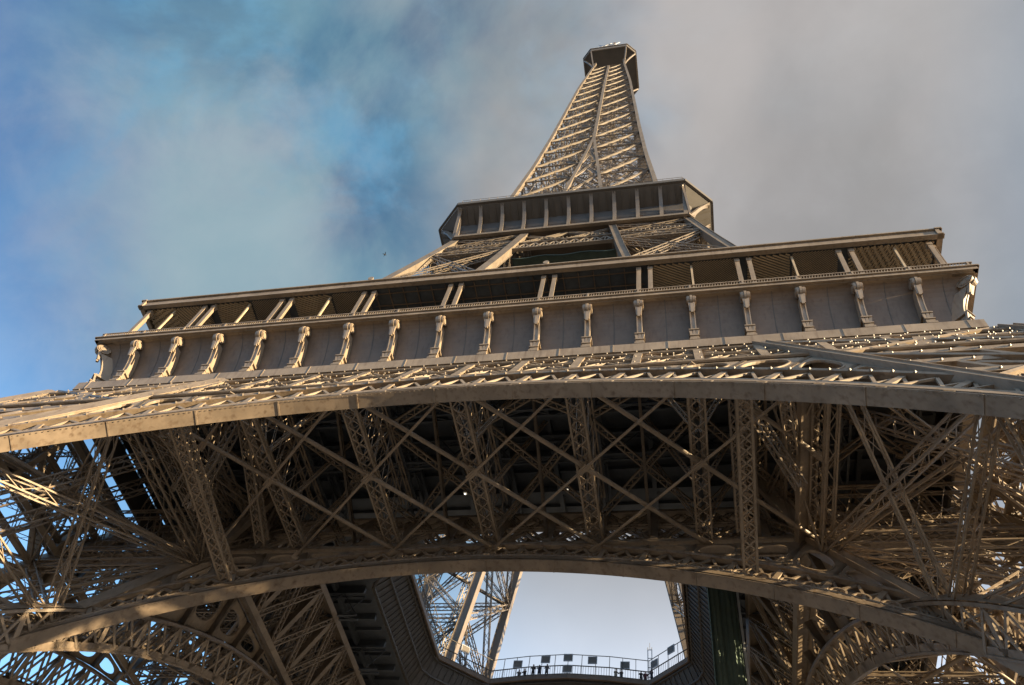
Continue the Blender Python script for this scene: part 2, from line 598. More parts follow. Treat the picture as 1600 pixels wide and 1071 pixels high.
# ---- girders of the first floor, outer plane
bulb = MB()
def bulbs(p, q, off, step=1.2, r=0.075):
    d = q-p
    n = int(d.length/step)
    for i in range(1, n):
        bulb.ball(p+d*(i/n)+off, r)
def edge_girder(ins, z0, z1, bays, half, name, dense):
    fr = MB()
    la = MB()
    n = NRM
    for z in (z0, z1):
        for off in (0.25, -0.9):
            fr.bar(FP(-half(z), z, off, ins), FP(half(z), z, off, ins), 0.5, 0.14, n)
        fr.bar(FP(-half(z), z, -0.3, ins), FP(half(z), z, -0.3, ins), 0.16, 1.3, n)
    zm = (z0+z1)/2
    for off in (0.2,):
        la.flat(FP(-half(zm), zm, off, ins), FP(half(zm), zm, off, ins), 0.5, n, 0.12, 0.08, 0.2)
    sp = 3.888
    xs = [sp*(i-bays/2) for i in range(bays+1)]
    for k, x in enumerate(xs):
        if abs(x) > half(zm):
            continue
        fr.bar(FP(x, z0, 0.26, ins), FP(x, z1, 0.26, ins), 0.55, 0.12, n)
        fr.bar(FP(x, z0, -0.25, ins), FP(x, z1, -0.25, ins), 0.12, 0.8, n)
        fr.bar(FP(x, z0, -0.8, ins), FP(x, z1, -0.8, ins), 0.5, 0.12, n)
        if k == bays:
            continue
        x2 = xs[k+1]
        for (za, zb) in ((z0, z1),):
            for a, b in (((x, za), (x2, zb)), ((x2, za), (x, zb))):
                p, q = FP(*a, 0.1, ins), FP(*b, 0.1, ins)
                la.flat(p, q, 0.5, n, 0.13, 0.08, 0.22)
                if not ins:
                    bulbs(p, q, n*0.32)
        if dense:
            xm = (x+x2)/2
            for a, b in (((x, zm), (xm, z1)), ((xm, z0), (x2, zm)), ((x2, zm), (xm, z1)), ((xm, z0), (x, zm))):
                la.flat(FP(*a, -0.1, ins), FP(*b, -0.1, ins), 0.4 if ins else 0.3, n, 0.09, 0.06, 0.16)
                if not ins:
                    bulbs(FP(*a, -0.1), FP(*b, -0.1), n*0.25, 1.3, 0.07)
        for a, b in (((x, z0), (x2, z1)), ((x2, z0), (x, z1))):
            if ins:
                la.flat(FP(*a, -0.85, ins), FP(*b, -0.85, ins), 0.45, n, 0.11, 0.07, 0.2)
    if not ins:
        for z in (z0+0.1, zm, z1-0.1):
            bulbs(FP(-half(z), z, 0.4), FP(half(z), z, 0.4), n*0.05, 1.0)
    o = fr.build(name, PAINT, tower)
    la.build('girder_lattice', PAINT, o)
    return o
ego = edge_girder(0.0, 44.1, 48.9, 18, lambda z: W(z)-0.3, 'edge_girder', True)
for t in np.radians(np.arange(-36, 36.1, 1.32)):
    bulb.ball(FP((RE-0.1)*math.sin(t), (RE-0.1)*math.cos(t), 0.42), 0.10)
bo = bulb.build('light_bulb', LAMPM, ego)
bo['kind'] = 'stuff'
four(ego, tower)
egi = edge_girder(15.0, 44.2, 50.2, 12, lambda z: W(z)-0.5, 'edge_girder', True)
four(egi, tower)

# ---- horizontal bracing between the outer and inner girder of each side: ribs and tubes
YO, YI = -37.2, -22.8
RX = [-22.6, -15.2, -7.6, 0.0, 7.6, 15.2, 22.6]
near_tubes = []
for k in range(4):
    for i, x in enumerate(RX):
        if k == 0 or True:
            g = MB()
            for dx in (-0.4, 0.4):
                g.girder((x+dx, -34.95, 46.4), (x+dx, YI, 46.4), 0.25, 4.2, (0, 0, 1), 0.10, 0.06, 1.6, sides=4)
            g.flat((x, YO, 44.0), (x, YI, 44.0), 1.0, (0, 0, 1), 0.13, 0.08, 0.16, 1.0, True)
            o = g.build('cross_girder', PAINT, tower) if k == 0 else None
        if o is not None:
            o.rotation_euler.z = 0
            for kk in (1, 2, 3):
                turn(o, kk, tower)
    break
def tube_mesh():
    mb = MB()
    return mb
def tube(p, q, r=0.2, n=10):
    mb = MB()
    p = Vector(p); q = Vector(q)
    d = (q-p).normalized()
    a = d.cross(Vector((0, 0, 1))).normalized()
    b = a.cross(d)
    ra = [p+(a*math.cos(t)+b*math.sin(t))*r for t in np.linspace(0, 2*math.pi, n+1)]
    rb = [x+(q-p) for x in ra]
    mb.strip(ra, rb)
    for s in (0.0, 0.5, 1.0):            # gusset plates at the ends and the crossing
        c = p.lerp(q, s)
        mb.bar(c-d*0.5, c+d*0.5, r*2+0.24, 0.06)
    return mb
ym = (YO+YI)/2
for i in range(len(RX)):
    for sgn in (-1, 1):
        j, k2 = i+sgn, i+2*sgn
        if 0 <= j < len(RX):
            end = (RX[k2], YI) if 0 <= k2 < len(RX) else (RX[j], ym)
            zt = 43.7 if sgn > 0 else 43.3
            t = tube((RX[i], YO, zt), (end[0], end[1], zt), 0.155 if sgn > 0 else 0.10).build('brace_tube', PAINT, tower)
            for kk in (1, 2, 3):
                turn(t, kk, tower)
# light upper layer of cross bracing under the deck
ub = MB()
for i in range(len(RX)-1):
    for a, b in ((RX[i], RX[i+1]), (RX[i+1], RX[i])):
        ub.flat((a, -34.5, 49.0), (b, ym, 49.0), 0.45, (0, 0, 1), 0.12, 0.07, 0.15)
        ub.flat((a, ym, 49.0), (b, -20.5, 49.0), 0.45, (0, 0, 1), 0.12, 0.07, 0.15)
pass
for i, x in enumerate(RX[1:-1]):
    for y in (-31.8, -27.0, YI-0.5):
        if i % 2 == 0:
            for dx in (-3.8, 3.8):
                ub.flat((x, y, 44.4), (x+dx, y, 53.0), 0.3, (0, 1, 0), 0.07, 0.045, 0.15)
    for dx in (-3.8, 3.8):
        ub.flat((x+dx, -33.2, 50.3), (x+dx, -21.0, 45.0), 0.4, (1, 0, 0), 0.07, 0.045, 0.2)
ubo = ub.build('deck_bracing', PAINT, tower)
four(ubo, tower)
# corner columns where the inner legs meet the vault
cc = MB()
for x, sg in ((-17.7, 1), (17.7, -1)):
    cc.girder((x, -37.6, 40.6), (x, -25.6, 38.6), 0.8, 0.8, (0, 0, 1), 0.14, 0.09, 0.8, True)
    cc.girder((x, -34.6, 48.0), (x, -24.0, 43.5), 0.7, 0.7, (0, 0, 1), 0.12, 0.08, 0.8, True)
    cc.girder((x+sg*0.5, -33.8, 49), (x-sg*3.5, -29, 42), 0.6, 0.6, (0, 1, 0), 0.11, 0.07)
    cc.girder((x-sg*2.5, -36, 42), (x-sg*4.5, -23, 47), 0.6, 0.6, (0, 1, 0), 0.11, 0.07)
cco = cc.build('leg_junction_girder', PAINT, tower)
four(cco, tower)

# ---- first floor deck with the central opening
def hole_pts(grow, z):
    p = [(-13.6-grow, -8.0), (-8.7, -12.0-grow), (8.7, -12.0-grow), (13.3+grow, -8.0), (13.3+grow, 7.7), (8.9, 11.7+grow)]
    bow = [(4.7, 11.0+grow), (0.2, 10.65+grow), (-4.2, 11.0+grow)]
    p = p+bow+[(-8.6, 11.75+grow), (-13.6-grow, 7.5)]
    return [Vector((x, y, z)) for x, y in p]
def resample(p, n):
    p = p+[p[0]]
    out_ = []
    # ray casting from the centre at equal angles
    for k in range(n):
        a = 2*math.pi*k/n
        d = Vector((math.cos(a), math.sin(a), 0))
        best = None
        for i in range(len(p)-1):
            A, B = p[i], p[i+1]
            e = B-A
            den = d.x*e.y-d.y*e.x
            if abs(den) < 1e-9:
                continue
            t = (A.x*e.y-A.y*e.x)/den
            s = (A.x*d.y-A.y*d.x)/den
            if t > 0 and -1e-6 <= s <= 1+1e-6:
                best = t if best is None else min(best, t)
        out_.append(Vector((d.x*best, d.y*best, p[0].z)))
    return out_
NP = 144
def square(h, z):
    r = []
    for k in range(NP):
        a = 2*math.pi*k/NP
        c, s = math.cos(a), math.sin(a)
        q = h/max(abs(c), abs(s))
        r.append(Vector((c*q, s*q, z)))
    return r
hb = resample(hole_pts(2.6, 53.6), NP)
ht = resample(hole_pts(0.0, 57.5), NP)
dk = MB()
cl = lambda r: r+[r[0]]
dk.strip(cl(square(32.6, 53.6)), cl(hb))
dk.strip(cl(ht), cl(square(35.0, 57.2)))
dk.strip(cl(square(35.0, 57.2)), cl(square(35.0, 56.9)))
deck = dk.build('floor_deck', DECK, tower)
sk = MB()
sk.strip(cl(hb), cl(ht))
for k in range(NP):
    a, b = hb[k], ht[k]
    sk.bar(a.lerp(b, 0.02)-Vector((0, 0, 0.03)), b-Vector((0, 0, 0.06)), 0.1, 0.16)
for t in (0.08, 0.5, 0.9):
    sk.poly([(hb[k].lerp(ht[k], t)-Vector((0, 0, 0.12))) for k in list(range(0, NP, 2))+[0]], 0.16, 0.2)
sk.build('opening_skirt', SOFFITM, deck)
jb = MB()
for i in range(-16, 17):
    c = i*1.95
    h = 0.7 if i % 2 == 0 else 0.35
    w = 0.35 if i % 2 == 0 else 0.18
    lim = 15.9
    for ax in (0, 1):
        segs = [(-32.3, 32.3)] if abs(c) > lim else [(-32.3, -16.6), (16.6, 32.3)]
        if ax == 1 and i % 2:
            continue
        for a, b in segs:
            z = 53.58-h/2-(0.05 if ax else 0)
            p, q = ((a, c, z), (b, c, z)) if ax == 0 else ((c, a, z), (c, b, z))
            jb.bar(p, q, w, h)
jb.build('floor_beam', DECK, deck)
# deeper lattice floor girders under the deck
fg = MB()
for x in (-15.6, -7.8, 0, 7.8, 15.6):
    fg.girder((x, -33, 51.3), (x, -16.5, 51.3), 0.6, 2.6, (0, 0, 1), 0.18, 0.1, 2.0)
for y in (-30, -25.5):
    fg.girder((-31, y, 51.3), (31, y, 51.3), 0.6, 2.6, (0, 0, 1), 0.18, 0.1, 2.0)
fgo = fg.build('floor_girder', DECK, tower)
four(fgo, tower)

# guard rail of the opening
rl = MB()
edge = hole_pts(-0.1, 57.6)
pts = edge+[edge[0]]
UPZ = Vector((0, 0, 1))
for i in range(len(pts)-1):
    a, b = pts[i], pts[i+1]
    n = max(1, round((b-a).length/0.28))
    rl.bar(a+UPZ*1.15, b+UPZ*1.15, 0.09, 0.08)
    rl.bar(a+UPZ*0.12, b+UPZ*0.12, 0.07, 0.06)
    for k in range(n):
        p = a.lerp(b, k/n)
        rl.bar(p, p+UPZ*1.15, 0.035, 0.035, (0, 1, 0))
    n = max(1, round((b-a).length/1.5))
    lean = Vector((-a.x-b.x, -a.y-b.y, 0)).normalized()*0.0
    rl.bar(a+UPZ*2.55, b+UPZ*2.55, 0.06, 0.06)
    for k in range(n):
        p = a.lerp(b, k/n)
        rl.bar(p, p+UPZ*2.55, 0.06, 0.06, (0, 1, 0))
rlo = rl.build('guard_rail', SEAM, deck)
kb = MB()
for i in range(len(pts)-1):
    kb.bar(pts[i]-UPZ*0.25, pts[i+1]-UPZ*0.25, 0.2, 0.5)
kb.build('deck_kerb', COVEM, deck)

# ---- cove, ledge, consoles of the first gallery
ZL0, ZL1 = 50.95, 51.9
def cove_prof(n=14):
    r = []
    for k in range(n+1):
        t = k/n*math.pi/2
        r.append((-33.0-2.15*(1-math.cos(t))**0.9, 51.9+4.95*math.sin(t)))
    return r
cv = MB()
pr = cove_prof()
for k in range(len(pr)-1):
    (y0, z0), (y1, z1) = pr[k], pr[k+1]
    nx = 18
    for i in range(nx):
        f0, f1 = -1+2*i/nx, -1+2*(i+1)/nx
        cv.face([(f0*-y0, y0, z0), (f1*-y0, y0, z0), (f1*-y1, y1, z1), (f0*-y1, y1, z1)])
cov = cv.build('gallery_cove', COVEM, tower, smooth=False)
for p in cov.data.polygons:
    p.use_smooth = True
for i in range(18):
    x = (-9+i+0.5)*3.888
    sm = MB()
    for k in range(len(pr)-1):
        (y0, z0), (y1, z1) = pr[k], pr[k+1]
        sm.bar((x, y0-0.005, z0), (x, y1-0.005, z1), 0.06, 0.03, (0, 1, 0))
    sm.build('panel_joint', SEAM, cov)
four(cov, tower)
lg = MB()
lg.bar((-34.2, -33.72, (ZL0+ZL1)/2), (34.2, -33.72, (ZL0+ZL1)/2), 1.0, ZL1-ZL0)
for i in range(72):
    x = -33.3+i*0.938
    lg.ball((x, -33.95, ZL1+0.04), 0.09)
for i in range(18):
    lg.bar((-33.15+i*3.9, -34.225, (ZL0+ZL1)/2), (-33.08+i*3.9, -34.225, (ZL0+ZL1)/2), 0.05, 0.93)
lgo = lg.build('ledge', PAINT, tower)
rw = MB()
rw.bar((-32.6, -32.5, 49.9), (32.6, -32.5, 49.9), 0.2, 2.4)
rw.build('recess_shade_plate', SOFFITM, lgo)  # dark colour stands in for the shadow in the gap below the ledge
four(lgo, tower)
ed = MB()
ed.bar((-35.35, -35.2, 57.0), (35.35, -35.2, 57.0), 0.36, 0.3)
ed.bar((-35.45, -35.3, 57.22), (35.45, -35.3, 57.22), 0.42, 0.1)
ed.bar((-35.1, -34.4, 56.83), (35.1, -34.4, 56.83), 1.5, 0.08)
edo = ed.build('gallery_edge', PAINT, tower)
bl = MB()
bl.bar((-35.3, -35.25, 58.05), (35.3, -35.25, 58.05), 0.12, 0.09)
bl.bar((-35.3, -35.25, 57.42), (35.3, -35.25, 57.42), 0.06, 0.1)
for i in range(0, 353):
    x = -35.25+i*0.2
    bl.bar((x, -35.25, 57.28), (x+0.1, -35.25, 58.02), 0.05, 0.05, (0, 1, 0))
for i in range(0, 19):
    x = -35.0+i*3.888
    bl.bar((x, -35.25, 57.28), (x, -35.25, 58.1), 0.14, 0.14, (0, 1, 0))
bl.build('balustrade', PAINT, edo)
four(edo, tower)

def console_mesh():
    mb = MB()
    w = 0.40
    def block(y1, z0, z1, ww):
        mb.prism([(-ww/2, -33.3, z0), (-ww/2, y1, z0), (-ww/2, y1, z1), (-ww/2, -33.3, z1)], (ww, 0, 0))
    block(-34.24, 51.91, 52.12, 0.72)
    block(-34.14, 52.12, 52.5, 0.6)
    block(-34.22, 52.5, 52.6, 0.68)
    block(-33.98, 52.6, 53.2, 0.38)
    for sx in (-0.22, 0.0, 0.22):      # flared leaves of the small capital
        mb.bar((sx*0.7, -33.98, 52.62), (sx*1.2, -34.16, 53.22), 0.2, 0.12, (0, 1, 0))
    block(-34.28, 53.2, 53.32, 0.74)
    block(-34.2, 53.32, 53.46, 0.62)
    prof = []
    for k in range(11):
        t = k/10
        prof.append((-34.02-0.82*t**1.7, 53.46+2.35*t))
    ring = [(-w/2, y, z) for y, z in prof]+[(-w/2, y+0.75, z+0.1) for y, z in prof[::-1]]
    mb.prism(ring, (w, 0, 0))
    for sx in (-0.16, 0.16):
        for k in range(10):
            (y0, z0), (y1, z1) = prof[k], prof[k+1]
            mb.bar((sx, y0-0.02, z0), (sx, y1-0.02, z1), 0.08, 0.06, (0, 1, 0))
    # scroll: drums with side volutes and a drooping leaf in front
    cy, cz = -34.9, 56.22
    for x0, x1, rr in ((-0.30, -0.12, 0.42), (-0.09, 0.09, 0.48), (0.12, 0.30, 0.42), (-0.36, 0.36, 0.2)):
        n = 20
        mb.prism([(x0, cy+rr*math.cos(2*math.pi*k/n), cz+rr*math.sin(2*math.pi*k/n)) for k in range(n)], (x1-x0, 0, 0))
    for sx, dz in ((-0.15, 0.0), (0.0, 0.16), (0.15, 0.0)):
        mb.bar((sx, -34.98, 55.85), (sx*0.6, -34.72, 55.05-dz), 0.2, 0.14, (0, 1, 0))
    for sg in (-1, 1):
        prev = None
        for j in range(20):
            a = j/19*3.5*math.pi
            rr = 0.44*(1-j/22)
            q = (sg*0.32, cy+rr*math.cos(a), cz+rr*math.sin(a))
            if prev:
                mb.bar(prev, q, 0.07, 0.08, (1, 0, 0))
            prev = q
    return mb
con0 = console_mesh().build('console', PAINT, tower)
first = True
for k in range(4):
    for i in range(18):
        x = (-9+i)*3.888
        if first:
            c = con0
            first = False
        else:
            c = con0.copy()
            COL.objects.link(c)
            c.parent = tower
        c.rotation_euler = (0, 0, k*math.pi/2)
        c.scale = (1, 1, 1)
        if i == 0:          # corner console, set on the diagonal
            c.rotation_euler = (0, 0, k*math.pi/2-math.pi/4)
            c.scale = (1.0, math.sqrt(2)*0.99, 1)
            c.location = (0, 0, 0)
        else:
            p = Matrix.Rotation(k*math.pi/2, 4, 'Z') @ Vector((x, 0, 0))
            c.location = p

# ---- roofed gallery of the first floor
YP, ZR = -34.3, 63.5
rf = MB()
rf.bar((-35.1, -34.8, ZR+0.42), (35.1, -34.8, ZR+0.42), 0.3, 0.84)
rf.bar((-35.2, -34.88, ZR+0.92), (35.2, -34.88, ZR+0.92), 0.5, 0.14)
rf.bar((-35.15, -34.85, ZR+0.03), (35.15, -34.85, ZR+0.03), 0.42, 0.1)
rf.face([(-34.6, -34.6, ZR+0.8), (34.6, -34.6, ZR+0.8), (26, -26, ZR+1.0), (-26, -26, ZR+1.0)])
roof = rf.build('gallery_roof', PAINT, tower)
ce = MB()
ce.face([(-34.5, -34.5, ZR+0.3), (-27, -27, ZR+0.3), (27, -27, ZR+0.3), (34.5, -34.5, ZR+0.3)])
cbm = MB()
for x in np.arange(-11.7, 11.8, 1.3):
    cbm.bar((x, -34.4, ZR+0.2), (x, -28, ZR+0.2), 0.07, 0.16)
for y in np.arange(-34, -28, 1.2):
    cbm.bar((-12, y, ZR+0.16), (12, y, ZR+0.16), 0.07, 0.12)
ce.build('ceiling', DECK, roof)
cbm.build('ceiling_beam', COVEM, roof)
SL = [2.0, -1.5, 2.0, -1.5, 2.0, -1.5, 2.0, -1.5, 2.0, -1.5, -1.5, -1.5]
half = [(-34.4, -31.6), (-31.4, -28.2), (-27.4, -23.9), (-23.7, -20.4), (-19.6, -16.0), (-15.8, -12.4),
        (12.4, 15.8), (16.0, 19.6), (20.4, 23.7), (23.9, 27.4), (28.2, 31.4), (31.6, 34.4)]
for k, (xa, xb) in enumerate(half):
    slm = MB()
    bright = k in (0, 2, 4, 6, 8, 10, 11)
    y0, y1 = -34.45, -28.5
    step = 0.5 if bright else 0.26
    for s in np.arange(xa-13, xb+13, step):
        # slat along direction (1, sl): clip to the rectangle
        sl = SL[k]
        t0, t1 = 0.0, y1-y0
        xs_, xe = s, s+sl*(y1-y0)
        # parametric clip in x
        lo, hi = 0.0, 1.0
        dx = xe-xs_
        if abs(dx) > 1e-6:
            ta, tb = (xa-xs_)/dx, (xb-xs_)/dx
            lo, hi = max(lo, min(ta, tb)), min(hi, max(ta, tb))
        if hi-lo < 0.02:
            continue
        p = (xs_+dx*lo, y0+(y1-y0)*lo, ZR+0.15)
        q = (xs_+dx*hi, y0+(y1-y0)*hi, ZR+0.15)
        slm.bar(p, q, 0.13 if bright else 0.05, 0.12 if bright else 0.06)
    slm.build('slatted_panel', SLAT, roof)
four(roof, tower)
po = MB()
po.bar((0, YP, 57.25), (0, YP, ZR), 0.3, 0.22, (1, 0, 0))
po.bar((0, YP-0.14, 57.25), (0, YP-0.14, ZR), 0.36, 0.05, (0, 1, 0))
po.bar((0, YP, ZR-0.5), (0, YP, ZR), 0.42, 0.42, (0, 1, 0))
po.bar((0, YP, 57.25), (0, YP, 57.65), 0.42, 0.42, (0, 1, 0))
po0 = po.build('gallery_post', PAINT, tower)
ps = MB()
ps.bar((0, YP+0.1, 57.25), (0, YP+0.1, ZR), 0.16, 0.16, (0, 1, 0))
ps0 = ps.build('slender_post', SLAT, tower)
used = set()
def put(o, x, k):
    c = o
    if o.name in used:
        c = o.copy()
        COL.objects.link(c)
        c.parent = tower
    used.add(o.name)
    c.rotation_euler = (0, 0, k*math.pi/2)
    c.location = Matrix.Rotation(k*math.pi/2, 4, 'Z') @ Vector((x, 0, 0))
for k in range(4):
    for x in (-27.8, -20.0, -12.1, -4.1, 4.1, 12.1, 20.0, 27.8):
        put(po0, x-0.47, k)
        put(po0, x+0.47, k)
    put(po0, 34.0, k)
    put(po0, -34.0, k)
    for x in (-31.5, -23.8, -15.9, 15.9, 23.8, 31.5):
        put(ps0, x, k)
pv = MB()
pv.bar((-26.5, -26.5, 60.8), (26.5, -26.5, 60.8), 0.3, 6.4)
pvo = pv.build('pavilion_wall', DARKGLASS, tower)
four(pvo, tower)

# ---- second stage legs, 57.6 to 112 m
leg2 = build_leg([57.6, 68, 79, 91, 103.6, 107.2, 111.9], 0.75, 'upper_leg', 0.95, False, lac=1.1, PAINT=PAINT_UP)
four(leg2, tower)
def facev(x, z):
    return Vector((x, -W(z), z))
gb = MB()
N2 = Vector((0, -1, 0.22)).normalized()
for z0, z1 in ((103.7, 107.0),):
    for z in (z0, z1):
        gb.bar(facev(-W(z), z), facev(W(z), z), 0.3, 0.5, N2)
    n = 26
    for i in range(n):
        xa, xb = -W(105)+2*W(105)*i/n, -W(105)+2*W(105)*(i+1)/n
        gb.bar(facev(xa, z0), facev(xb, z1), 0.28, 0.2, N2)
        gb.bar(facev(xb, z0), facev(xa, z1), 0.28, 0.2, N2)
        gb.bar(facev(xa, z0), facev(xa, z1), 0.2, 0.15, N2)
for x0, x1 in ((-6.8, 0), (0, 6.8)):
    gb.flat(facev(x0, 107.2), facev(x1, 111.8), 0.7, N2, 0.2, 0.1, 0.3)
    gb.flat(facev(x1, 107.2), facev(x0, 111.8), 0.7, N2, 0.2, 0.1, 0.3)
for i in range(60):
    x = -17+34*i/59
    gb.ball(facev(x, 107.2)+N2*0.4, 0.1)
gbo = gb.build('waist_girder', PAINT_UP, tower)
four(gbo, tower)

# ---- second gallery: octagonal platform
def octa(d, w, z):
    return [Vector(p+(z,)) for p in ((-w, -d), (w, -d), (d, -w), (d, w), (w, d), (-w, d), (-d, w), (-d, -w))]
def octa_solid(mb, rings):
    for a, b in zip(rings[:-1], rings[1:]):
        mb.strip(a+[a[0]], b+[b[0]])
s2 = MB()
DI, WI = 17.75, 17.3
prof2 = [(DI, WI, 112.4), (DI, WI, 115.0), (18.0, 17.25, 116.4), (20.75, 17.05, 117.5), (20.75, 17.05, 118.2)]
rings = [octa(*p) for p in prof2]
octa_solid(s2, rings[:2])
octa_solid(s2, rings[3:])
s2.f.append(tuple(range(len(s2.v), len(s2.v)+8)))
s2.v.extend(tuple(p) for p in rings[-1])
s2.f.append(tuple(range(len(s2.v), len(s2.v)+8))[::-1])
s2.v.extend(tuple(p) for p in octa(DI, WI, 112.7))
plat = s2.build('second_floor_platform', material('brown_wall_panel', (0.12, 0.09, 0.065), 0.6, 0.2, 0.4, 0.4), tower)
so = MB()
octa_solid(so, rings[1:4])
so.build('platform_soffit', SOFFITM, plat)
t2 = MB()
for i in range(8):
    a, b = octa(DI+0.2, WI, 112.25)[i], octa(DI+0.2, WI, 112.25)[(i+1) % 8]
    t2.bar(a, b, 0.5, 0.5)
    for z in (118.9, 119.5, 120.3):
        a2, b2 = octa(20.6, 16.9, z)[i], octa(20.6, 16.9, z)[(i+1) % 8]
        t2.bar(a2, b2, 0.05, 0.05)
    n = 24 if i % 2 == 0 else 5
    for k in range(n):
        p = octa(20.6, 16.9, 118.3)[i].lerp(octa(20.6, 16.9, 118.3)[(i+1) % 8], k/n)
        t2.bar(p, p+UPZ*2.0, 0.06, 0.06, (0, 1, 0))
t2.build('platform_trim', PAINT_UP, plat)
rm2 = MB()
for i in range(8):
    a, b = octa(20.95, 17.2, 117.95)[i], octa(20.95, 17.2, 117.95)[(i+1) % 8]
    rm2.bar(a, b, 0.35, 0.8)
rm2.build('platform_rim', SOFFITM, plat)
dkk = MB()
for k in range(4):
    rm = Matrix.Rotation(k*math.pi/2, 4, 'Z')
    for i in range(30):
        x = -17+1.13+34*i/30
        p, q = rm @ Vector((x, -18.1, 116.35)), rm @ Vector((x, -20.6, 117.4))
        dkk.bar(p, q, 0.1, 0.12, (0, 0, 1))
    for z in (113.0, 114.0):
        dkk.bar(rm @ Vector((-17, -17.77, z)), rm @ Vector((17, -17.77, z)), 0.06, 0.08)
    for i in range(21):
        x = -17+34*i/20
        dkk.bar(rm @ Vector((x, -17.77, 112.5)), rm @ Vector((x, -17.77, 113.0)), 0.05, 0.08, (0, 1, 0))
dkk.build('panel_joint', SEAM, plat)
def bracket_mesh(d0, d1, z0, z1, w, dep):
    mb = MB()
    pin, pout = [], []
    for k in range(11):
        t = k/10
        z = z0+(z1-z0)*t
        y = -(d0+(d1-d0)*(t**2.6))
        pout.append((-w/2, y-dep*0.6*(1-t*0.6), z))
    pin = [(-w/2, -d0+0.05, z1), (-w/2, -d0+0.05, z0)]
    mb.prism(pout+pin, (w, 0, 0))
    return mb
def bracket_slim(d0, d1, z0, z1, w, dep):
    mb = MB()
    a, b = [], []
    for k in range(13):
        t = k/12
        z = z0+(z1-z0)*t
        y = -(d0+(d1-d0)*(t**2.4))
        a.append((-w/2, y-dep, z))
        b.append((-w/2, y+0.25, z))
    for k in range(12):
        mb.prism([a[k], a[k+1], b[k+1], b[k]], (w, 0, 0))
    mb.poly([(0, p[1]-0.02, p[2]) for p in a], w+0.2, 0.08, (0, 1, 0))
    return mb
br0 = bracket_slim(17.8, 20.4, 112.4, 117.6, 0.34, 0.3).build('bracket', PAINT_UP, tower)
for k in range(4):
    for i in range(11):
        x = -17.0+i*3.4
        put(br0, x, k)
bc = MB()
for sg in (0, 1):
    pass
prev = None
for k in range(13):
    t = k/12
    # corner arm: leaves the wall at the corner, curls up and out to the far end of the chamfer
    q = Vector((17.4+3.1*t**0.8, -17.6+0.9*t, 112.4+4.9*math.sin(t*math.pi/2)))
    if prev is not None:
        bc.bar(prev, q, 0.3, 0.5, (0, 1, 0))
        bc.bar(Vector((-prev.y, -prev.x, prev.z)), Vector((-q.y, -q.x, q.z)), 0.3, 0.5, (0, 1, 0))
    prev = q
bco = bc.build('corner_bracket', PAINT_UP, tower)
four(bco, tower)

# ---- the spire, 117 to 274 m
ns = [117.6, 127.5, 138, 149, 159.1, 169.2, 178.7, 188.5, 198.3, 207.4, 216.2, 224.3, 232, 239.5, 246.8, 253.7, 260.5, 266.5]
fl = MB()
fine = MB()
N3 = Vector((0, -1, 0.06)).normalized()
def rib_w(z):
    return float(np.interp(z, [117, 180, 270], [0.72, 0.64, 0.55]))
zz = [117.6]+list(np.arange(122, 266.1, 4.0))
sp = bpy.data.objects.new('spire_side', None)
COL.objects.link(sp)
sp.parent = tower
corner, inl, inr, mid = MB(), MB(), MB(), MB()
for k in range(len(zz)-1):
    z0, z1 = zz[k], zz[k+1]
    w = rib_w(z0)
    corner.bar((-W(z0), -W(z0), z0), (-W(z1), -W(z1), z1), w*1.1, w*1.1, (0, 1, 0))
    if z0 < 178:
        for sg, mb in ((-1, inl), (1, inr)):
            mb.bar(facev(sg*I(z0), z0), facev(sg*I(z1), z1), w*0.9, w*0.8, (0, 1, 0))
    else:
        mid.bar(facev(0, z0)+Vector((0, -0.03, 0)), facev(0, z1)+Vector((0, -0.03, 0)), w*1.15, w*0.8, (0, 1, 0))
corner.bar((-W(266), -W(266), 266), (-W(274), -W(274), 274), 0.6, 0.6, (0, 1, 0))
corner.build('corner_rib', PAINT_UP, sp)
inl.build('inner_rib', PAINT_UP, sp)
inr.build('inner_rib', PAINT_UP, sp)
mid.build('central_rib', PAINT_UP, sp)
